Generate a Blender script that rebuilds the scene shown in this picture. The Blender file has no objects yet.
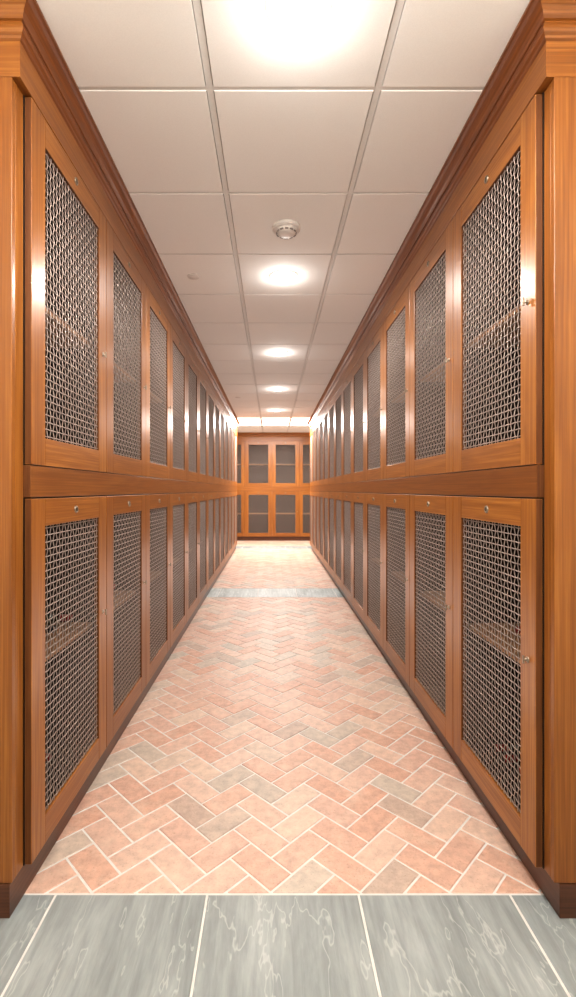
import bpy, bmesh, math, random
from mathutils import Vector, Matrix
random.seed(7)
S = bpy.context.scene
COL = S.collection
PI = math.pi

# ------------------------------------------------------------------ numbers (metres)
CAM_H = 1.29
CEIL = 2.745
W = 0.690                      # locker pitch
DOOR_T = 0.022
Z_PL, Z_L1, Z_RAIL1, Z_U1 = 0.103, 1.266, 1.369, 2.537
Z_FT = 2.651
NCOL = 13
XL, XR = -0.760, 0.827         # door faces of the two runs
YL0, YR0 = 1.516, 1.504        # where the first doors start
YF = 1.448                     # front face of the end panels / cornice
YEND = 10.49
YB = 12.20                     # door faces of the far wall cabinet
WALL_L, WALL_R, WALL_B, WALL_F = -1.42, 1.49, 12.82, -3.0
DEPTH = 0.56

# ------------------------------------------------------------------ materials
def newmat(name):
    m = bpy.data.materials.new(name); m.use_nodes = True
    nt = m.node_tree
    return m, nt, nt.nodes['Principled BSDF']

def N(nt, typ, **kw):
    n = nt.nodes.new(typ)
    for k, v in kw.items():
        if k in n.inputs: n.inputs[k].default_value = v
        else: setattr(n, k, v)
    return n

def ramp(nt, stops):
    r = nt.nodes.new('ShaderNodeValToRGB')
    e = r.color_ramp.elements
    while len(e) < len(stops): e.new(0.5)
    for el, (p, c) in zip(e, stops):
        el.position = p; el.color = (*c, 1)
    return r

def wood(name, axis, light, mid, dark, rough=0.36, coat=0.2):
    """stained hardwood, grain running along object axis 0/1/2"""
    m, nt, b = newmat(name); L = nt.links.new
    tc = N(nt, 'ShaderNodeTexCoord'); oi = N(nt, 'ShaderNodeObjectInfo')
    mul = N(nt, 'ShaderNodeMath', operation='MULTIPLY'); mul.inputs[1].default_value = 37.0
    L(oi.outputs['Random'], mul.inputs[0])
    off = N(nt, 'ShaderNodeVectorMath', operation='ADD')
    L(tc.outputs['Object'], off.inputs[0]); L(mul.outputs[0], off.inputs[1])
    def mapped(a, c):
        mp = N(nt, 'ShaderNodeMapping'); sc = [c, c, c]; sc[axis] = a
        mp.inputs['Scale'].default_value = sc
        L(off.outputs[0], mp.inputs['Vector']); return mp
    m1 = mapped(0.55, 7.0)
    n1 = N(nt, 'ShaderNodeTexNoise', Scale=1.0, Detail=3.0, Roughness=0.55, Distortion=0.6)
    L(m1.outputs[0], n1.inputs['Vector'])
    # growth rings: sine of the stretched noise
    k = N(nt, 'ShaderNodeMath', operation='MULTIPLY'); k.inputs[1].default_value = 46.0
    L(n1.outputs[0], k.inputs[0])
    sn = N(nt, 'ShaderNodeMath', operation='SINE'); L(k.outputs[0], sn.inputs[0])
    m2 = mapped(2.2, 150.0)
    n2 = N(nt, 'ShaderNodeTexNoise', Scale=1.0, Detail=4.0, Roughness=0.6)
    L(m2.outputs[0], n2.inputs['Vector'])
    m3 = mapped(0.5, 1.6)
    n3 = N(nt, 'ShaderNodeTexNoise', Scale=1.0, Detail=2.0)
    L(m3.outputs[0], n3.inputs['Vector'])
    a = N(nt, 'ShaderNodeMath', operation='MULTIPLY_ADD'); a.inputs[1].default_value = 0.055
    L(sn.outputs[0], a.inputs[0]); L(n2.outputs[0], a.inputs[2])
    a2 = N(nt, 'ShaderNodeMath', operation='MULTIPLY_ADD'); a2.inputs[1].default_value = 0.26
    L(n3.outputs[0], a2.inputs[0]); L(a.outputs[0], a2.inputs[2])
    rv = N(nt, 'ShaderNodeMath', operation='MULTIPLY_ADD'); rv.inputs[1].default_value = 0.14
    L(oi.outputs['Random'], rv.inputs[0]); L(a2.outputs[0], rv.inputs[2])
    r = ramp(nt, [(0.22, dark), (0.70, mid), (1.0, light)])
    L(rv.outputs[0], r.inputs[0]); L(r.outputs[0], b.inputs['Base Color'])
    b.inputs['Roughness'].default_value = rough
    b.inputs['Coat Weight'].default_value = coat; b.inputs['Coat Roughness'].default_value = 0.22
    bp = N(nt, 'ShaderNodeBump', Strength=0.12, Distance=0.002)
    L(n2.outputs[0], bp.inputs['Height']); L(bp.outputs[0], b.inputs['Normal'])
    return m

WL, WM, WD = (0.43, 0.178, 0.036), (0.295, 0.105, 0.018), (0.150, 0.045, 0.008)
M = {}
for i, ax in enumerate('xyz'):
    M['wood_' + ax] = wood('stained_wood_grain_' + ax, i, WL, WM, WD)
M['fascia_y'] = wood('stained_wood_cornice', 1, WL, WM, WD, 0.33)
dk = ((0.15, 0.054, 0.021), (0.10, 0.034, 0.013), (0.055, 0.018, 0.007))
M['rail_y'] = wood('darker_rail_wood', 1, (0.30, 0.115, 0.026), (0.215, 0.074, 0.015), (0.12, 0.036, 0.007))
M['crown_y'] = wood('red_brown_crown_wood', 1, (0.31, 0.110, 0.030), (0.22, 0.072, 0.019), (0.12, 0.036, 0.010), 0.33)
M['shade_edge'] = wood('shade_darkened_edge', 2, (0.20, 0.075, 0.020), (0.14, 0.048, 0.012), (0.08, 0.026, 0.006), 0.5, 0.0)  # shade on door edges and openings put into the wood colour
M['plinth_x'] = wood('dark_plinth_wood_x', 0, *dk, 0.35)
M['plinth_y'] = wood('dark_plinth_wood_y', 1, *dk, 0.35)
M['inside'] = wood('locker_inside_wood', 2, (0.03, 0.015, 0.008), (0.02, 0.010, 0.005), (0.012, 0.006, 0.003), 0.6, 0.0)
M['shelf'] = wood('locker_shelf_wood', 0, (0.44, 0.24, 0.12), (0.36, 0.18, 0.08), (0.26, 0.12, 0.05), 0.5, 0.0)

def plain(name, col, rough=0.5, metal=0.0, noise=0.0, scale=40.0, **kw):
    m, nt, b = newmat(name); L = nt.links.new
    tc = N(nt, 'ShaderNodeTexCoord')
    n = N(nt, 'ShaderNodeTexNoise', Scale=scale, Detail=3.0)
    L(tc.outputs['Object'], n.inputs['Vector'])
    lo = tuple(max(0, c * (1 - noise)) for c in col); hi = tuple(min(1, c * (1 + noise)) for c in col)
    r = ramp(nt, [(0.3, lo), (0.7, hi)])
    L(n.outputs[0], r.inputs[0]); L(r.outputs[0], b.inputs['Base Color'])
    b.inputs['Roughness'].default_value = rough; b.inputs['Metallic'].default_value = metal
    for k, v in kw.items(): b.inputs[k].default_value = v
    return m

M['wire'] = plain('crimped_steel_wire', (0.42, 0.335, 0.29), 0.38, 0.3, 0.08, 60)
M['nickel'] = plain('brushed_nickel', (0.36, 0.29, 0.22), 0.34, 0.7, 0.05, 80)
M['keyhole'] = plain('dark_brass_keyway', (0.05, 0.035, 0.02), 0.4, 0.6, 0.1, 80)
M['tile'] = plain('ceiling_panel_white', (0.84, 0.82, 0.79), 0.85, 0.0, 0.02, 260)
M['grid'] = plain('ceiling_grid_paint', (0.70, 0.68, 0.65), 0.5, 0.0, 0.02, 90)
M['plaster'] = plain('wall_plaster', (0.72, 0.67, 0.60), 0.8, 0.0, 0.03, 14)
M['whiteplastic'] = plain('white_plastic', (0.70, 0.66, 0.62), 0.45, 0.0, 0.02, 60)
M['darkslot'] = plain('dark_slot', (0.30, 0.27, 0.25), 0.6, 0.0, 0.1, 60)
M['trim'] = plain('white_enamel_trim', (0.80, 0.78, 0.74), 0.4, 0.0, 0.02, 60)
M['glass_green'] = plain('bottle_glass_dark_green', (0.012, 0.020, 0.010), 0.08, 0.0, 0.2, 30, **{'Coat Weight': 0.5})
M['label_paper'] = plain('bottle_label_paper', (0.74, 0.70, 0.60), 0.7, 0.0, 0.06, 60)
M['capsule_red'] = plain('bottle_capsule_red', (0.30, 0.02, 0.02), 0.35, 0.2, 0.1, 60)
M['capsule_gold'] = plain('bottle_capsule_gold', (0.55, 0.38, 0.14), 0.3, 0.7, 0.1, 60)
M['capsule_black'] = plain('bottle_capsule_black', (0.02, 0.018, 0.018), 0.35, 0.0, 0.2, 60)

def emis(name, col, strength, base=(0.9, 0.88, 0.84)):
    m, nt, b = newmat(name)
    tc = N(nt, 'ShaderNodeTexCoord'); n = N(nt, 'ShaderNodeTexNoise', Scale=30.0)
    nt.links.new(tc.outputs['Object'], n.inputs['Vector'])
    r = ramp(nt, [(0.0, tuple(c * 0.97 for c in col)), (1.0, col)])
    nt.links.new(n.outputs[0], r.inputs[0]); nt.links.new(r.outputs[0], b.inputs['Emission Color'])
    b.inputs['Base Color'].default_value = (*base, 1)
    b.inputs['Emission Strength'].default_value = strength
    return m
M['lens'] = emis('downlight_lens_lit', (1.0, 0.93, 0.84), 22.0)
M['diffuser'] = emis('troffer_diffuser_lit', (1.0, 0.95, 0.88), 3.2)

def brick_mat():
    m, nt, b = newmat('terracotta_brick_pavers'); L = nt.links.new
    at = N(nt, 'ShaderNodeAttribute', attribute_name='tone')
    tc = N(nt, 'ShaderNodeTexCoord')
    r = ramp(nt, [(0.0, (0.50, 0.37, 0.30)), (0.12, (0.52, 0.45, 0.38)), (0.28, (0.66, 0.50, 0.40)), (0.5, (0.62, 0.42, 0.335)),
                  (0.75, (0.60, 0.37, 0.275)), (1.0, (0.66, 0.49, 0.40))])
    L(at.outputs['Fac'], r.inputs[0])
    n = N(nt, 'ShaderNodeTexNoise', Scale=26.0, Detail=6.0, Roughness=0.65); L(tc.outputs['Object'], n.inputs['Vector'])
    r2 = ramp(nt, [(0.3, (0.80, 0.80, 0.80)), (0.7, (1.14, 1.12, 1.10))]); L(n.outputs[0], r2.inputs[0])
    mx = N(nt, 'ShaderNodeMix', data_type='RGBA', blend_type='MULTIPLY'); mx.inputs['Factor'].default_value = 1.0
    L(r.outputs[0], mx.inputs['A']); L(r2.outputs[0], mx.inputs['B'])
    # pale bloom patches
    n3 = N(nt, 'ShaderNodeTexNoise', Scale=7.0, Detail=5.0, Roughness=0.7); L(tc.outputs['Object'], n3.inputs['Vector'])
    r3 = ramp(nt, [(0.50, (0, 0, 0)), (0.72, (0.5, 0.5, 0.5))]); L(n3.outputs[0], r3.inputs[0])
    mx2 = N(nt, 'ShaderNodeMix', data_type='RGBA'); L(r3.outputs[0], mx2.inputs['Factor'])
    L(mx.outputs['Result'], mx2.inputs['A']); mx2.inputs['B'].default_value = (0.74, 0.58, 0.46, 1)
    # small pits
    v = N(nt, 'ShaderNodeTexNoise', Scale=140.0, Detail=2.0); L(tc.outputs['Object'], v.inputs['Vector'])
    rv = ramp(nt, [(0.28, (0.70, 0.66, 0.62)), (0.40, (1, 1, 1))]); L(v.outputs[0], rv.inputs[0])
    mx3 = N(nt, 'ShaderNodeMix', data_type='RGBA', blend_type='MULTIPLY'); mx3.inputs['Factor'].default_value = 0.6
    L(mx2.outputs['Result'], mx3.inputs['A']); L(rv.outputs[0], mx3.inputs['B'])
    L(mx3.outputs['Result'], b.inputs['Base Color'])
    b.inputs['Roughness'].default_value = 0.48
    bp = N(nt, 'ShaderNodeBump', Strength=0.25, Distance=0.003); L(n.outputs[0], bp.inputs['Height']); L(bp.outputs[0], b.inputs['Normal'])
    return m
M['brick'] = brick_mat()
M['mortar'] = plain('pale_mortar', (0.67, 0.645, 0.605), 0.8, 0.0, 0.08, 25)

def slate_mat(name='grey_green_slate', gain=1.0):
    m, nt, b = newmat(name); L = nt.links.new
    at = N(nt, 'ShaderNodeAttribute', attribute_name='tone')
    tc = N(nt, 'ShaderNodeTexCoord')
    sc = N(nt, 'ShaderNodeVectorMath', operation='SCALE'); L(at.outputs['Vector'], sc.inputs[0]); sc.inputs['Scale'].default_value = 31.0
    ad = N(nt, 'ShaderNodeVectorMath', operation='ADD'); L(tc.outputs['Object'], ad.inputs[0]); L(sc.outputs[0], ad.inputs[1])
    mp = N(nt, 'ShaderNodeMapping'); mp.inputs['Scale'].default_value = (6.5, 1.9, 4); mp.inputs['Rotation'].default_value = (0, 0, 0.22)
    L(ad.outputs[0], mp.inputs['Vector'])
    n = N(nt, 'ShaderNodeTexNoise', Scale=1.0, Detail=7.0, Roughness=0.62, Distortion=0.3); L(mp.outputs[0], n.inputs['Vector'])
    r = ramp(nt, [(0.30, (0.185, 0.200, 0.197)), (0.5, (0.30, 0.318, 0.310)), (0.70, (0.44, 0.46, 0.45))]); L(n.outputs[0], r.inputs[0])
    mps = N(nt, 'ShaderNodeMapping'); mps.inputs['Scale'].default_value = (38, 3.5, 4); mps.inputs['Rotation'].default_value = (0, 0, 0.12)
    L(ad.outputs[0], mps.inputs['Vector'])
    ns = N(nt, 'ShaderNodeTexNoise', Scale=1.0, Detail=5.0, Roughness=0.65, Distortion=0.4); L(mps.outputs[0], ns.inputs['Vector'])
    mxs = N(nt, 'ShaderNodeMix', data_type='FLOAT'); mxs.inputs['Factor'].default_value = 0.42
    L(n.outputs[0], mxs.inputs['A']); L(ns.outputs[0], mxs.inputs['B']); L(mxs.outputs['Result'], r.inputs[0])
    # cleft ridges: thin pale contour lines of a second noise
    n2 = N(nt, 'ShaderNodeTexNoise', Scale=0.55, Detail=5.0, Roughness=0.6, Distortion=0.25); L(mp.outputs[0], n2.inputs['Vector'])
    k = N(nt, 'ShaderNodeMath', operation='MULTIPLY'); k.inputs[1].default_value = 6.0; L(n2.outputs[0], k.inputs[0])
    fr = N(nt, 'ShaderNodeMath', operation='FRACT'); L(k.outputs[0], fr.inputs[0])
    r2 = ramp(nt, [(0.0, (0, 0, 0)), (0.93, (0, 0, 0)), (0.965, (0.42, 0.42, 0.42)), (1.0, (0, 0, 0))]); L(fr.outputs[0], r2.inputs[0])
    mx = N(nt, 'ShaderNodeMix', data_type='RGBA'); L(r2.outputs[0], mx.inputs['Factor'])
    L(r.outputs[0], mx.inputs['A']); mx.inputs['B'].default_value = (0.62, 0.63, 0.60, 1)
    rt = ramp(nt, [(0.0, tuple(gain * c for c in (0.88, 0.90, 0.90))), (1.0, tuple(gain * c for c in (1.10, 1.10, 1.08)))]); L(at.outputs['Fac'], rt.inputs[0])
    mx2 = N(nt, 'ShaderNodeMix', data_type='RGBA', blend_type='MULTIPLY'); mx2.inputs['Factor'].default_value = 1.0
    L(mx.outputs['Result'], mx2.inputs['A']); L(rt.outputs[0], mx2.inputs['B'])
    L(mx2.outputs['Result'], b.inputs['Base Color'])
    b.inputs['Roughness'].default_value = 0.5
    bp = N(nt, 'ShaderNodeBump', Strength=0.5, Distance=0.004); L(fr.outputs[0], bp.inputs['Height'])
    bp2 = N(nt, 'ShaderNodeBump', Strength=0.3, Distance=0.004); L(n.outputs[0], bp2.inputs['Height']); L(bp.outputs[0], bp2.inputs['Normal'])
    L(bp2.outputs[0], b.inputs['Normal'])
    return m
M['slate'] = slate_mat(); M['slate_sheen'] = slate_mat('slate_with_painted_sheen', 1.4)  # band copy of the slate lightened, floor sheen put into its colour

# ------------------------------------------------------------------ mesh helpers
def add_box(bm, x0, x1, y0, y1, z0, z1, mi=0, bev=0.0):
    vs = [bm.verts.new((x, y, z)) for x in (x0, x1) for y in (y0, y1) for z in (z0, z1)]
    q = [(0, 1, 3, 2), (4, 6, 7, 5), (0, 4, 5, 1), (2, 3, 7, 6), (0, 2, 6, 4), (1, 5, 7, 3)]
    fs = [bm.faces.new([vs[i] for i in f]) for f in q]
    for f in fs: f.material_index = mi
    if bev:
        es = {e for f in fs for e in f.edges}
        r = bmesh.ops.bevel(bm, geom=list(es), offset=bev, segments=2, profile=0.5, affect='EDGES')
        for f in r['faces']: f.material_index = mi

def add_lathe(bm, prof, segs=24, axis='z', center=(0, 0, 0), mi=0):
    """prof: (radius, height) list; axis the lathe runs along"""
    c = Vector(center); rings = []
    def P(r, h, a):
        u, v = r * math.cos(a), r * math.sin(a)
        return c + (Vector((u, v, h)) if axis == 'z' else Vector((u, h, v)))
    for r, h in prof:
        if r < 1e-6: rings.append([bm.verts.new(P(0, h, 0))])
        else: rings.append([bm.verts.new(P(r, h, 2 * PI * k / segs)) for k in range(segs)])
    for a, b in zip(rings, rings[1:]):
        for k in range(segs):
            k2 = (k + 1) % segs
            if len(a) == 1 and len(b) == 1: continue
            if len(a) == 1: f = bm.faces.new((a[0], b[k], b[k2]))
            elif len(b) == 1: f = bm.faces.new((a[k], b[0], a[k2]))
            else: f = bm.faces.new((a[k], b[k], b[k2], a[k2]))
            f.material_index = mi; f.smooth = True

def mesh_of(name, bm, mats, normals=True):
    if normals: bmesh.ops.recalc_face_normals(bm, faces=bm.faces)
    me = bpy.data.meshes.new(name); bm.to_mesh(me); bm.free()
    for m in (mats if isinstance(mats, (list, tuple)) else [mats]): me.materials.append(m)
    return me

def obj(name, bm, mats, parent=None, loc=(0, 0, 0)):
    o = bpy.data.objects.new(name, mesh_of(name, bm, mats)); COL.objects.link(o)
    o.location = loc
    if parent: o.parent = parent
    return o

def empty(name, loc, rz=0.0):
    o = bpy.data.objects.new(name, None); COL.objects.link(o)
    o.empty_display_size = 0.1; o.location = loc; o.rotation_euler = (0, 0, rz); return o

def tag(o, label, cat, group=None):
    o['label'] = label; o['category'] = cat
    if group: o['group'] = group
    return o

def struct(o): o['kind'] = 'structure'; return o

def dup(o, parent=None):
    c = o.copy(); COL.objects.link(c)
    if parent: c.parent = parent
    for ch in o.children: dup(ch, c)
    return c

# ------------------------------------------------------------------ floor
def clip_poly(poly, x0, x1, y0, y1):
    def cl(p, ins, inter):
        out = []
        for i in range(len(p)):
            a, b = p[i - 1], p[i]
            if ins(b):
                if not ins(a): out.append(inter(a, b))
                out.append(b)
            elif ins(a): out.append(inter(a, b))
        return out
    def ix(v): return lambda a, b: (v, a[1] + (b[1] - a[1]) * (v - a[0]) / (b[0] - a[0]))
    def iy(v): return lambda a, b: (a[0] + (b[0] - a[0]) * (v - a[1]) / (b[1] - a[1]), v)
    for ins, it in ((lambda p: p[0] >= x0, ix(x0)), (lambda p: p[0] <= x1, ix(x1)),
                    (lambda p: p[1] >= y0, iy(y0)), (lambda p: p[1] <= y1, iy(y1))):
        if len(poly) < 3: return []
        poly = cl(poly, ins, it)
    return poly

def shrink(poly, d):
    n = len(poly); out = []
    c = (sum(p[0] for p in poly) / n, sum(p[1] for p in poly) / n)
    lines = []
    for i in range(n):
        a, b = poly[i], poly[(i + 1) % n]
        ex, ey = b[0] - a[0], b[1] - a[1]; l = math.hypot(ex, ey)
        if l < 1e-5: return None
        nx, ny = -ey / l, ex / l
        if (c[0] - a[0]) * nx + (c[1] - a[1]) * ny < 0: nx, ny = -nx, -ny
        if (c[0] - a[0]) * nx + (c[1] - a[1]) * ny < d * 1.3: return None
        lines.append((nx, ny, nx * a[0] + ny * a[1] + d))
    for i in range(n):
        a, b = lines[i - 1], lines[i]
        det = a[0] * b[1] - a[1] * b[0]
        if abs(det) < 1e-6: return None
        out.append(((a[2] * b[1] - a[1] * b[2]) / det, (a[0] * b[2] - a[2] * b[0]) / det))
    return out

def clean(poly):
    out = []
    for p in poly:
        if not out or math.hypot(p[0] - out[-1][0], p[1] - out[-1][1]) > 1e-4: out.append(p)
    if len(out) > 1 and math.hypot(out[0][0] - out[-1][0], out[0][1] - out[-1][1]) < 1e-4: out.pop()
    return out

def paver(bm, lay, poly, joint, dz=0.0, tone=None):
    poly = clean(poly)
    if len(poly) < 3: return
    outer = shrink(poly, joint); inner = shrink(poly, joint + 0.0025) if outer else None
    if not inner: return
    t = random.random() if tone is None else tone
    z = dz
    lo = [bm.verts.new((x, y, -0.012)) for x, y in outer]
    mid = [bm.verts.new((x, y, z - 0.0025)) for x, y in outer]
    top = [bm.verts.new((x, y, z)) for x, y in inner]
    fs = [bm.faces.new(top)]
    for a, b in ((lo, mid), (mid, top)):
        for i in range(len(a)):
            j = (i + 1) % len(a); fs.append(bm.faces.new((a[i], a[j], b[j], b[i])))
    for f in fs:
        for lp in f.loops: lp[lay] = (t, t, t, 1)

B = 0.1016
U = Vector((0.70711, 0.70711)) * B; V = Vector((-0.70711, 0.70711)) * B
O0 = Vector((-0.7945, 1.3255))
SLATE_END = 1.534
STRIPS = [(5.78, 6.30), (10.55, 11.06)]
FX0, FX1 = WALL_L + 0.0, WALL_R - 0.0

bm = bmesh.new(); lay = bm.loops.layers.float_color.new('tone')
regions = [(-0.93, 1.0, SLATE_END, STRIPS[0][0]), (-0.93, 1.0, STRIPS[0][1], YEND - 0.02), (FX0, FX1, YEND - 0.02, STRIPS[1][0]), (FX0, FX1, STRIPS[1][1], YB + 0.1)]
for x0, x1, y0, y1 in regions:
    for i in range(-70, 130):
        for j in range(-70, 130):
            mres = (i - j) % 4
            if mres == 0: du, dv = 2, 1
            elif mres == 3: du, dv = 1, 2
            else: continue
            p = O0 + U * i + V * j
            if not (x0 - .4 < p.x < x1 + .4 and y0 - .4 < p.y < y1 + .4): continue
            quad = [p, p + U * du, p + U * du + V * dv, p + V * dv]
            rs = random.Random(i * 1009 + j)
            poly = clip_poly([(q.x, q.y) for q in quad], x0, x1, y0, y1)
            if len(poly) >= 3: paver(bm, lay, poly, 0.0031, rs.uniform(-0.001, 0.0006), rs.random())
bricks = bm
bm = bmesh.new(); lay2 = bm.loops.layers.float_color.new('tone')
sx = [-0.207 + 0.483 * k for k in range(-3, 5)]
def slate_row(bmx, y0, y1, x0, x1, shift=0.0):
    for k in range(-5, 6):
        a, b2 = -0.207 + shift + 0.483 * k, -0.207 + shift + 0.483 * (k + 1)
        a, b2 = max(a, x0), min(b2, x1)
        if b2 - a > 0.02: paver(bmx, lay2, [(a, y0), (b2, y0), (b2, y1), (a, y1)], 0.003, random.uniform(-0.0006, 0.0004))
yy = SLATE_END; r = 0
while yy > WALL_F:
    slate_row(bm, max(yy - 0.61, WALL_F), yy, FX0, FX1, 0.0 if r % 2 == 0 else 0.24); yy -= 0.61; r += 1
slate_row(bm, STRIPS[1][0], STRIPS[1][1], FX0, FX1, 0.03)
slates = bm
bm = bmesh.new(); lay2 = bm.loops.layers.float_color.new('tone')
slate_row(bm, STRIPS[0][0], STRIPS[0][1], -0.93, 1.0, 0.03)
bands = bm
bm = bmesh.new(); add_box(bm, WALL_L - 0.1, WALL_R + 0.1, WALL_F - 0.1, WALL_B + 0.1, -0.12, -0.0022)
floor = struct(obj('floor', bm, M['mortar']))
struct(obj('brick_paving', bricks, M['brick'], floor)); struct(obj('slate_paving', slates, M['slate'], floor)); struct(obj('slate_band', bands, M['slate_sheen'], floor))

# ------------------------------------------------------------------ walls
def wall(name, *b):
    bm = bmesh.new(); add_box(bm, *b); return struct(obj(name, bm, M['plaster']))
wall('wall_left', WALL_L - 0.1, WALL_L, WALL_F - 0.1, WALL_B + 0.1, 0, CEIL + 0.05)
wall('wall_right', WALL_R, WALL_R + 0.1, WALL_F - 0.1, WALL_B + 0.1, 0, CEIL + 0.05)
wall('wall_back', WALL_L, WALL_R, WALL_B, WALL_B + 0.1, 0, CEIL + 0.05)
wall('wall_front', WALL_L, WALL_R, WALL_F - 0.1, WALL_F, 0, CEIL + 0.05)

# ------------------------------------------------------------------ ceiling: lay-in panels dropping a little below the grid
T = 0.6097
GX0, GY0 = -0.2255, 1.742
cells_x = [GX0 + T * k for k in range(-2, 4)]
LX = GX0 + T / 2
DOWN_Y = [GY0 + T * (n + 0.5) for n in (-4, -1, 2, 5, 8, 11)]
TROF_Y = (GY0 + T * 13, GY0 + T * 15)
bmp = bmesh.new(); bmg = bmesh.new()
ny0, ny1 = -8, 18
for n in range(ny0, ny1 + 1):
    y0 = GY0 + T * n; y1 = y0 + T
    for k in range(-3, 4):
        x0 = GX0 + T * k; x1 = x0 + T
        a0, a1, b0, b1 = max(x0, WALL_L), min(x1, WALL_R), max(y0, WALL_F), min(y1, WALL_B)
        if a1 - a0 < 0.05 or b1 - b0 < 0.05: continue
        if n in (13, 14) and k in (-1, 0, 1): continue          # the lit panels lie here
        add_box(bmp, a0 + 0.0145, a1 - 0.0145, b0 + 0.009, b1 - 0.009, CEIL, CEIL + 0.02, 0, 0.0012)
for k in range(-2, 4):
    x = GX0 + T * k
    if WALL_L < x < WALL_R: add_box(bmg, x - 0.012, x + 0.012, WALL_F, WALL_B, CEIL + 0.003, CEIL + 0.035)
for n in range(ny0, ny1 + 1):
    y = GY0 + T * n
    if WALL_F < y < WALL_B: add_box(bmg, WALL_L, WALL_R, y - 0.012, y + 0.012, CEIL + 0.0032, CEIL + 0.034)
bm = bmesh.new(); add_box(bm, WALL_L - 0.1, WALL_R + 0.1, WALL_F - 0.1, WALL_B + 0.1, CEIL + 0.04, CEIL + 0.12)
ceiling = struct(obj('ceiling', bm, M['grid']))
struct(obj('ceiling_panels', bmp, M['tile'], ceiling)); struct(obj('ceiling_grid', bmg, M['grid'], ceiling))

# ------------------------------------------------------------------ lockers
FR = 0.093                                           # frame width
DW = W - 0.004
def door_mesh(h):
    bm = bmesh.new(); x = DW / 2
    add_box(bm, -x, -x + FR, -DOOR_T, 0, 0, h, 0, 0.0018)
    add_box(bm, x - FR, x, -DOOR_T, 0, 0, h, 0, 0.0018)
    add_box(bm, -x + FR, x - FR, -DOOR_T + .0004, 0, 0, FR, 1, 0.0015)
    add_box(bm, -x + FR, x - FR, -DOOR_T + .0004, 0, h - FR, h, 1, 0.0015)
    bm.normal_update()
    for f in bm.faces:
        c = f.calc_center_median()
        if abs(f.normal.x) > 0.95 or (f.normal.z < -0.95 and c.z > h / 2): f.material_index = 2  # shade painted on the side faces and under the top rail
    return bm

def wire_mesh(h):
    bm = bmesh.new(); x0, x1 = -DW / 2 + FR - 0.004, DW / 2 - FR + 0.004; z0, z1 = FR - 0.004, h - FR + 0.004
    p = 0.0243; nx = round((x1 - x0) / p); nz = round((z1 - z0) / p); px, pz = (x1 - x0) / nx, (z1 - z0) / nz
    R, A, yc, K = 0.0021, 0.0023, -0.0120, 6
    def tube(pts, along):
        prev = None
        for q in pts:
            ring = []
            for k in range(K):
                a = 2 * PI * (k + 0.5) / K; c, s = R * math.cos(a), R * math.sin(a)
                ring.append(bm.verts.new((q[0], q[1] + s, q[2] + c) if along == 'x' else (q[0] + c, q[1] + s, q[2])))
            if prev:
                for k in range(K):
                    f = bm.faces.new((prev[k], prev[(k + 1) % K], ring[(k + 1) % K], ring[k])); f.smooth = True
            prev = ring
    for i in range(nx):
        xx = x0 + px * (i + 0.5)
        tube([(xx, yc + A * math.cos(PI * (t / 2 - 0.5 + i)), z0 + pz * t / 2) for t in range(0, 2 * nz + 1)], 'z')
    for j in range(nz):
        zz = z0 + pz * (j + 0.5)
        tube([(x0 + px * t / 2, yc - A * math.cos(PI * (t / 2 - 0.5 + j)), zz) for t in range(0, 2 * nx + 1)], 'x')
    return bm

def lock_bm():
    bm = bmesh.new()
    add_lathe(bm, [(0.0, -0.0045), (0.0062, -0.0045), (0.0075, -0.004), (0.0078, -0.0015)], 20, 'y', (0, 0, 0), 1)
    add_lathe(bm, [(0.0078, -0.0015), (0.0095, -0.0050), (0.0125, -0.0050), (0.0142, -0.0022), (0.0142, 0.0)], 24, 'y')
    add_box(bm, -0.0009, 0.0009, -0.0050, -0.0042, -0.0045, 0.0045, 0)
    return bm

def latch_bm():
    bm = bmesh.new()
    add_lathe(bm, [(0.0, -0.003), (0.008, -0.003), (0.0100, -0.0015), (0.0100, 0.0)], 20, 'y')
    add_lathe(bm, [(0.0, -0.012), (0.0034, -0.012), (0.0040, -0.003)], 12, 'y')
    add_box(bm, -0.0024, 0.0024, -0.0165, -0.010, -0.013, 0.013, 0, 0.001)
    return bm

def carcass_bm(h):
    bm = bmesh.new(); x = W / 2 - 0.0006; t = 0.016
    add_box(bm, -x, -x + t, 0.0008, DEPTH, 0, h); add_box(bm, x - t, x, 0.0008, DEPTH, 0, h)
    add_box(bm, -x + t, x - t, DEPTH - 0.012, DEPTH, 0, h)
    add_box(bm, -x + t, x - t, 0.0008, DEPTH - 0.012, 0, t); add_box(bm, -x + t, x - t, 0.0008, DEPTH - 0.012, h - t, h)
    return bm

def shelf_bm():
    bm = bmesh.new(); x = W / 2 - 0.018
    add_box(bm, -x, x, 0.035, DEPTH - 0.014, -0.019, 0.0, 0, 0.001); return bm
SHELF_Z = 0.585
def make_locker(h, latch_z):
    t = empty('wine_locker', (0, 0, 0))
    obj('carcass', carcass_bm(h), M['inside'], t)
    obj('shelf', shelf_bm(), M['shelf'], t, (0, 0, SHELF_Z))
    dh = h - 0.006
    d = obj('locker_door', door_mesh(dh), [M['wood_z'], M['wood_x'], M['shade_edge']], t, (0, 0, 0.002))
    obj('wire_mesh', wire_mesh(dh), M['wire'], d)
    k = obj('lock', lock_bm(), [M['nickel'], M['keyhole']], d, (0, -DOOR_T, dh - FR / 2)); k['label'] = 'round nickel keyed lock'
    obj('latch', latch_bm(), M['nickel'], d, (DW / 2 - FR / 2, -DOOR_T, latch_z))
    return t
proto = {'lower': make_locker(Z_L1 - Z_PL, 0.637), 'upper': make_locker(Z_U1 - Z_RAIL1, 0.527)}
used = set()
ORD = ['nearest', 'second', 'third', 'fourth', 'fifth', 'sixth', 'seventh', 'eighth', 'ninth', 'tenth', 'eleventh', 'twelfth', 'farthest']
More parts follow.
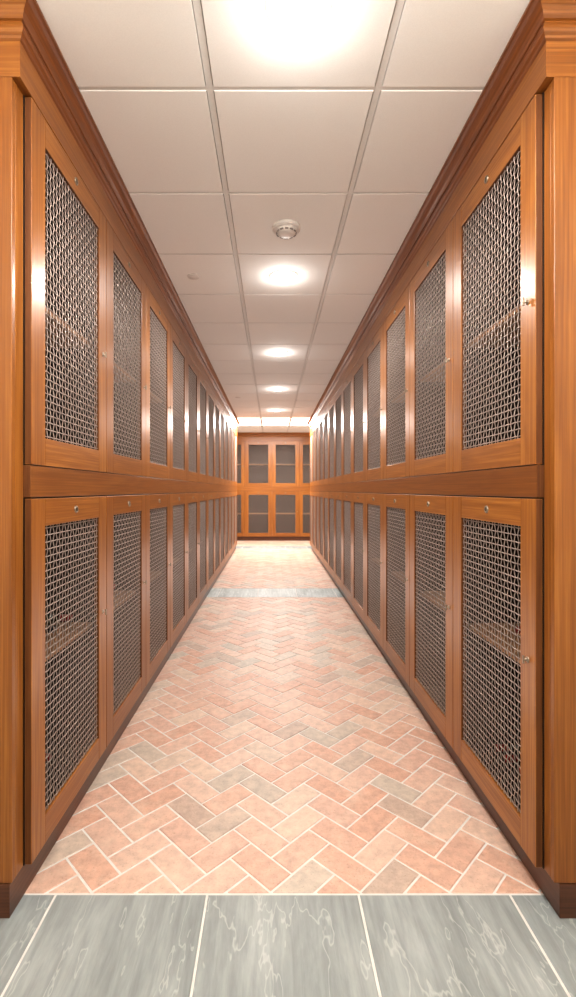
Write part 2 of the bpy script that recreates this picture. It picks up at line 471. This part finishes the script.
def place(kind, x, y, rz, label, group):
    t = proto[kind] if kind not in used else dup(proto[kind])
    used.add(kind)
    t.location = (x, y, Z_PL if kind == 'lower' else Z_RAIL1); t.rotation_euler = (0, 0, rz)
    tag(t, label, 'wine locker', group); return t

for side, xd, y0, rz in (('left', XL - DOOR_T, YL0, PI / 2), ('right', XR + DOOR_T, YR0, -PI / 2)):
    for kind in ('lower', 'upper'):
        for c in range(NCOL):
            o = ORD[c]
            if c == 0: lab = f'{kind} mesh-fronted wooden locker on the {side}, the one beside the near end panel'
            elif c == NCOL - 1: lab = f'{kind} mesh-fronted wooden locker on the {side}, the last at the far end'
            else: lab = f'{kind} mesh-fronted wooden locker on the {side} of the aisle, {o} from the near end panel'
            place(kind, xd, y0 + W * (c + 0.5), rz, lab, f'{kind} lockers of the {side} run')
for kind in ('lower', 'upper'):
    for c, w in zip((-1.5, -0.5, 0.5, 1.5), ('partly hidden behind the left run', 'just left of centre', 'just right of centre', 'partly hidden behind the right run')):
        place(kind, c * W, YB + DOOR_T, 0, f'{kind} mesh-fronted locker on the far end wall, {w}', f'{kind} lockers on the far wall')

# ------------------------------------------------------------------ run trim: plinth, rail, cornice, end panel
CROWN = [(0.0, 2.644), (0.006, 2.648), (0.0085, 2.654), (0.0145, 2.660), (0.0175, 2.668), (0.0175, 2.678), (0.0145, 2.687), (0.0095, 2.691),
         (0.0095, 2.696), (0.016, 2.698), (0.0185, 2.706), (0.0235, 2.716), (0.031, 2.7245), (0.041, 2.731), (0.052, 2.7345), (0.060, 2.7355), (0.060, CEIL - 0.0006)]
def sweep(bm, path, prof, side, mi=None):
    """sweep profile (offset, z) along plan path with mitred corners; side=+1: outward is to the right of travel"""
    n = len(path); rows = []
    for i in range(n):
        d0 = (Vector(path[i]) - Vector(path[i - 1])).normalized() if i else None
        d1 = (Vector(path[i + 1]) - Vector(path[i])).normalized() if i < n - 1 else None
        def nrm(d): return Vector((d.y, -d.x)) * side
        if d0 is None: off = nrm(d1)
        elif d1 is None: off = nrm(d0)
        else: off = nrm(d0) + nrm(d1)
        rows.append([bm.verts.new((path[i][0] + off.x * p, path[i][1] + off.y * p, z)) for p, z in prof])
    for i, (a, b) in enumerate(zip(rows, rows[1:])):
        for k in range(len(prof) - 1):
            f = bm.faces.new((a[k], a[k + 1], b[k + 1], b[k])); f.material_index = (mi[i] if mi else 0)
    for r in (rows[0], rows[-1]):
        pass
CROWN_MAT = [M['wood_x'], M['crown_y']]
def cornice(name_side, xf, s, xback, label):
    """s=+1: the aisle lies towards +x (left run)"""
    root = empty('cornice', (xf - s * 0.3, (YF + YEND) / 2, Z_U1))
    tag(root, label, 'cornice')
    inv = root.location
    bm = bmesh.new(); lo, hi = sorted((xf, xback))
    add_box(bm, lo, hi, YF, YEND, Z_U1, CEIL - 0.0006, 0, 0.0015)
    for f in bm.faces:
        if abs(f.normal.y) > 0.9 or (f.normal.length == 0): f.material_index = 1
    bm.faces.ensure_lookup_table(); bm.normal_update()
    for f in bm.faces: f.material_index = 1 if abs(f.normal.y) > 0.7 else 0
    bmesh.ops.translate(bm, verts=bm.verts, vec=-inv)
    obj('fascia', bm, [M['fascia_y'], M['wood_x']], root)
    bm = bmesh.new()
    sweep(bm, [(xback, YF), (xf, YF), (xf, YEND), (xback, YEND)], CROWN, s, [0, 1, 0])
    bmesh.ops.translate(bm, verts=bm.verts, vec=-inv)
    obj('crown_moulding', bm, CROWN_MAT, root)
def run(side, xf, s, y0, xback):
    cornice(side, xf, s, xback, f'moulded wooden cornice running along the top of the {side} lockers')
    xd = xf + s * -0.003
    bm = bmesh.new(); lo, hi = sorted((xd, xback)); add_box(bm, lo, hi, y0, YEND, Z_L1 + 0.0006, Z_RAIL1 - 0.0006, 0, 0.0015)
    bm.normal_update()
    for f in bm.faces: f.material_index = 1 if f.normal.y < -0.7 else 0  # near end face takes the same painted shade
    o = obj('middle_rail', bm, [M['rail_y'], M['shade_edge']]); tag(o, f'long wooden rail between upper and lower lockers of the {side} run', 'rail')
    # end panel: corner post and front board
    xp = xf - s * 0.025
    root = empty('end_panel', (xp, YF, Z_PL)); tag(root, f'plain wooden end panel at the near end of the {side} lockers', 'end panel')
    bm = bmesh.new(); lo, hi = sorted((0, -s * 0.052)); add_box(bm, lo, hi, 0.0203, y0 - 0.0006 - YF, 0.0006, Z_U1 - Z_PL - 0.0006, 0, 0.0022)
    obj('corner_post', bm, M['wood_z'], root)
    bm = bmesh.new(); lo, hi = sorted((s * 0.0004, xback - xp)); add_box(bm, lo, hi, 0.0, 0.02, 0.0006, Z_U1 - Z_PL - 0.0006, 0, 0.0022)
    obj('front_board', bm, M['wood_z'], root)
    # plinth
    xpl = (-0.790 if s > 0 else 0.866)
    bm = bmesh.new(); lo, hi = sorted((xpl, xback)); add_box(bm, lo, hi, YF - 0.004, YEND - 0.004, 0.0002, Z_PL - 0.0006, 0, 0.002)
    bm.normal_update()
    for f in bm.faces: f.material_index = 1 if abs(f.normal.y) > 0.7 else 0
    o = obj('plinth', bm, [M['plinth_y'], M['plinth_x']]); tag(o, f'dark wooden plinth under the {side} run of lockers', 'plinth')
run('left', XL, 1, YL0, WALL_L + 0.004)
run('right', XR, -1, YR0, WALL_R - 0.004)

# far wall cabinet trim
bx0, bx1 = WALL_L + 0.004, WALL_R - 0.004
root = empty('cornice', (0, YB, Z_U1)); tag(root, 'wooden cornice above the lockers on the far end wall', 'cornice')
bm = bmesh.new(); add_box(bm, bx0, bx1, 0, WALL_B - YB - 0.004, 0, CEIL - Z_U1 - 0.0006, 0, 0.0015); obj('fascia', bm, M['wood_x'], root)
bm = bmesh.new(); sweep(bm, [(bx0, 0), (bx1, 0)], [(p, z - Z_U1) for p, z in CROWN], 1); obj('crown_moulding', bm, M['wood_x'], root)
bm = bmesh.new(); add_box(bm, bx0, bx1, YB + 0.003, WALL_B - 0.004, Z_L1 + 0.0006, Z_RAIL1 - 0.0006, 0, 0.0015)
tag(obj('middle_rail', bm, M['wood_x']), 'wooden rail between the two locker rows of the far wall', 'rail')
bm = bmesh.new(); add_box(bm, bx0, bx1, YB + 0.03, WALL_B - 0.004, 0.0002, Z_PL - 0.0006, 0, 0.0015)
tag(obj('plinth', bm, M['plinth_x']), 'dark wooden plinth under the lockers on the far wall', 'plinth')

# ------------------------------------------------------------------ bottles lying in the nearest lockers
def make_bottle(cap):
    t = empty('wine_bottle', (0, 0, 0))
    # lies with its neck towards the door (-y); axis at z=r
    r = 0.0375
    bm = bmesh.new()
    add_lathe(bm, [(0.0, 0.290), (0.020, 0.293), (0.034, 0.297), (r, 0.290), (r, 0.118), (0.035, 0.098), (0.026, 0.080), (0.0165, 0.066), (0.0145, 0.055), (0.014, 0.006), (0.0, 0.006)], 20, 'y', (0, 0, r))
    g = obj('bottle_glass', bm, M['glass_green'], t)
    bm = bmesh.new(); add_lathe(bm, [(r + 0.0004, 0.235), (r + 0.0004, 0.145)], 20, 'y', (0, 0, r)); obj('paper_label', bm, M['label_paper'], t)
    bm = bmesh.new(); add_lathe(bm, [(0.0, 0.0), (0.0148, 0.0), (0.0152, 0.002), (0.0152, 0.052), (0.0147, 0.053)], 16, 'y', (0, 0, r)); obj('foil_capsule', bm, M[cap], t)
    return t
protos = {}
NAME = {'capsule_red': 'red-capped', 'capsule_gold': 'gold-capped', 'capsule_black': 'black-capped'}
rb = random.Random(3)
def bottle(cap, m, label, group):
    if cap not in protos: t = protos[cap] = make_bottle(cap)
    else: t = dup(protos[cap])
    t.matrix_world = m; tag(t, label, 'wine bottle', group); return t
for side, xd, y0, rz in (('left', XL - DOOR_T, YL0, PI / 2), ('right', XR + DOOR_T, YR0, -PI / 2)):
    for kind in ('lower', 'upper'):
        for c in (0, 1):
            for lev, zz in (('shelf', SHELF_Z + 0.0005), ('floor', 0.0165)):
                base = Matrix.Translation((xd, y0 + W * (c + 0.5), Z_PL if kind == 'lower' else Z_RAIL1)) @ Matrix.Rotation(rz, 4, 'Z')
                xs = [-0.26 + 0.0865 * k for k in range(7)]
                for x in xs:
                    if rb.random() < 0.3: continue
                    cap = rb.choice(list(NAME))
                    m = base @ Matrix.Translation((x + rb.uniform(-0.003, 0.003), rb.uniform(0.10, 0.16), zz)) @ Matrix.Rotation(rb.uniform(-0.01, 0.01), 4, 'Z')
                    which = 'nearest' if c == 0 else 'second'
                    where = 'on the shelf' if lev == 'shelf' else 'on the bottom'
                    bottle(cap, m, f'{NAME[cap]} dark wine bottle lying {where} of the {which} {kind} {side} locker',
                           f'{NAME[cap]} bottles {where} of the {which} {kind} {side} locker')

# ------------------------------------------------------------------ ceiling fixtures
def make_downlight():
    t = empty('downlight', (0, 0, 0))
    bm = bmesh.new(); add_lathe(bm, [(0.074, 0.0), (0.076, -0.003), (0.086, -0.006), (0.098, -0.004), (0.102, 0.0)], 40); obj('trim_ring', bm, M['trim'], t)
    bm = bmesh.new(); add_lathe(bm, [(0.0, -0.022), (0.025, -0.0205), (0.048, -0.016), (0.064, -0.008), (0.072, 0.002)], 32); obj('lens', bm, M['lens'], t)
    return t
ENTR = [(GX0 - T / 2, GY0 - T * 2.5, 'left'), (GX0 + T * 1.5, GY0 - T * 2.5, 'right')]
dl = None
WORDS = ['behind the camera', 'nearest', 'second', 'third', 'fourth', 'farthest']
SPOT_W = [20, 54, 80, 82, 70, 46]
for i, y in enumerate(DOWN_Y):
    if dl is None: dl = t = make_downlight()
    else: t = dup(dl)
    t.location = (LX, y, CEIL)
    if i == 0: lab = 'lit round recessed downlight over the slate entrance floor, on the line of the aisle'
    elif i in (1, 5): lab = f'lit round recessed downlight in the aisle ceiling, {WORDS[i]} {"to" if i == 1 else "from"} the entrance'
    else: lab = f'lit round recessed downlight in the aisle ceiling, the {WORDS[i]} from the entrance end'
    tag(t, lab, 'downlight', 'recessed downlights along the aisle ceiling')
    la = bpy.data.lights.new('downlight_glow', 'POINT'); la.energy = 2.8 if i < 2 else 2.1; la.shadow_soft_size = 0.05; la.color = (1.0, 0.985, 0.96)
    lo = bpy.data.objects.new('downlight_glow', la); COL.objects.link(lo); lo.location = (LX, y, CEIL - 0.085)
    la = bpy.data.lights.new('downlight_lamp', 'SPOT'); la.energy = SPOT_W[i]; la.spot_size = math.radians(168 if i < 3 else 142); la.spot_blend = 0.6 if i < 3 else 0.75
    la.shadow_soft_size = 0.05; la.color = (1.0, 0.985, 0.96)
    lo = bpy.data.objects.new('downlight_lamp', la); COL.objects.link(lo); lo.location = (LX, y, CEIL - 0.04)

for x, y, wd in ENTR:
    t = dup(dl); t.location = (x, y, CEIL)
    tag(t, f'lit round recessed downlight over the slate entrance floor, on the {wd}', 'downlight')
    if 'group' in t: del t['group']
    la = bpy.data.lights.new('downlight_lamp', 'SPOT'); la.energy = 8; la.spot_size = math.radians(176); la.spot_blend = 0.3; la.color = (1.0, 0.985, 0.96); la.shadow_soft_size = 0.05
    lo = bpy.data.objects.new('downlight_lamp', la); COL.objects.link(lo); lo.location = (x, y, CEIL - 0.04)

for x, y, wd in ENTR:
    la = bpy.data.lights.new('downlight_glow', 'POINT'); la.energy = 40; la.shadow_soft_size = 0.08; la.color = (1.0, 0.975, 0.93)
    lo = bpy.data.objects.new('downlight_glow', la); COL.objects.link(lo); lo.location = (x, y, CEIL - 0.25)
la = bpy.data.lights.new('added_uplight_fill', 'AREA'); la.shape = 'RECTANGLE'; la.size = 1.0; la.size_y = 8.6; la.energy = 19; la.color = (0.97, 0.985, 1.0); la.specular_factor = 0.0  # added fill lamp without a fixture, brightens the ceiling
lo = bpy.data.objects.new('added_uplight_fill', la); COL.objects.link(lo); lo.location = (0.04, 5.9, 0.35); lo.rotation_euler = (PI, 0, 0)

def make_troffer():
    t = empty('ceiling_light_panel', (0, 0, 0)); a, b = T / 2, T
    bm = bmesh.new(); f = 0.008
    add_box(bm, -a + .012, -a + .012 + f, -b + .012, b - .012, 0.0, 0.02); add_box(bm, a - .012 - f, a - .012, -b + .012, b - .012, 0.0, 0.02)
    add_box(bm, -a + .012 + f, a - .012 - f, -b + .012, -b + .012 + f, 0.0, 0.02); add_box(bm, -a + .012 + f, a - .012 - f, b - .012 - f, b - .012, 0.0, 0.02)
    obj('frame', bm, M['trim'], t)
    bm = bmesh.new(); add_box(bm, -a + .019, a - .019, -b + .019, b - .019, 0.002, 0.012); obj('diffuser', bm, M['diffuser'], t)
    return t
tr = None
for k, w in ((-1, 'left'), (0, 'middle'), (1, 'right')):
    if tr is None: tr = t = make_troffer()
    else: t = dup(tr)
    t.location = (GX0 + T * (k + 0.5), sum(TROF_Y) / 2, CEIL)
    tag(t, f'{w} of the three bright ceiling light panels before the far wall', 'light panel', 'lit ceiling panels before the far wall')
    la = bpy.data.lights.new('light_panel_lamp', 'AREA'); la.shape = 'RECTANGLE'; la.size = 0.54; la.size_y = 1.14; la.energy = 62; la.specular_factor = 0.3; la.color = (1.0, 0.985, 0.96)
    lo = bpy.data.objects.new('light_panel_lamp', la); COL.objects.link(lo); lo.location = (t.location.x, t.location.y, CEIL - 0.01)

# smoke detector
root = empty('smoke_detector', (LX, GY0 + T * 1.5, CEIL)); tag(root, 'round white smoke detector on the ceiling in front of the second downlight', 'smoke detector')
bm = bmesh.new(); add_lathe(bm, [(0.0, 0.0), (0.078, 0.0), (0.079, -0.004), (0.077, -0.016), (0.070, -0.020), (0.0, -0.020)], 40); obj('mounting_base', bm, M['whiteplastic'], root)
bm = bmesh.new(); add_lathe(bm, [(0.060, -0.020), (0.058, -0.030), (0.044, -0.040), (0.030, -0.043), (0.0, -0.044)], 36); obj('sensor_cover', bm, M['whiteplastic'], root)
bm = bmesh.new()
for k in range(12):
    a = 2 * PI * k / 12
    b2 = bmesh.new(); add_box(b2, 0.050, 0.0575, -0.009, 0.009, -0.0365, -0.031)
    bmesh.ops.rotate(b2, verts=b2.verts, cent=(0, 0, 0), matrix=Matrix.Rotation(a, 3, 'Z'))
    tmp = bpy.data.meshes.new('tmp'); b2.to_mesh(tmp); b2.free(); bm.from_mesh(tmp); bpy.data.meshes.remove(tmp)
v = obj('vent_slots', bm, M['darkslot'], root); v['label'] = 'dark vent slots'
# sprinkler cover plates
sp = None
for n, lab in ((2.5, 'small round sprinkler cover plate on the ceiling left of the second downlight'), (9.5, 'small round sprinkler cover plate far along the ceiling near the left cornice')):
    bm = bmesh.new(); add_lathe(bm, [(0.0, -0.007), (0.036, -0.007), (0.042, -0.005), (0.043, -0.001), (0.040, 0.0)], 32)
    o = obj('sprinkler_cover', bm, M['whiteplastic'], None, (-0.534, GY0 + T * n, CEIL)); tag(o, lab, 'sprinkler cover', 'sprinkler cover plates')

# ------------------------------------------------------------------ world, camera, view
w = bpy.data.worlds.new('world'); S.world = w; w.use_nodes = True
bg = w.node_tree.nodes['Background']; bg.inputs[0].default_value = (1.0, 0.95, 0.88, 1); bg.inputs[1].default_value = 0.3
cam = bpy.data.cameras.new('camera'); co = bpy.data.objects.new('camera', cam); COL.objects.link(co)
co.location = (0, 0, CAM_H); co.rotation_euler = (PI / 2, 0, 0)
cam.sensor_width = 36; cam.lens = 480 / 997 * 36
cam.shift_x = 16 / 997; cam.shift_y = -8.5 / 997; cam.clip_start = 0.02
S.camera = co
S.view_settings.view_transform = 'Standard'; S.view_settings.look = 'None'; S.view_settings.exposure = 0.20; S.view_settings.gamma = 0.86
S.cycles.max_bounces = 10; S.cycles.diffuse_bounces = 6; S.cycles.sample_clamp_indirect = 8.0
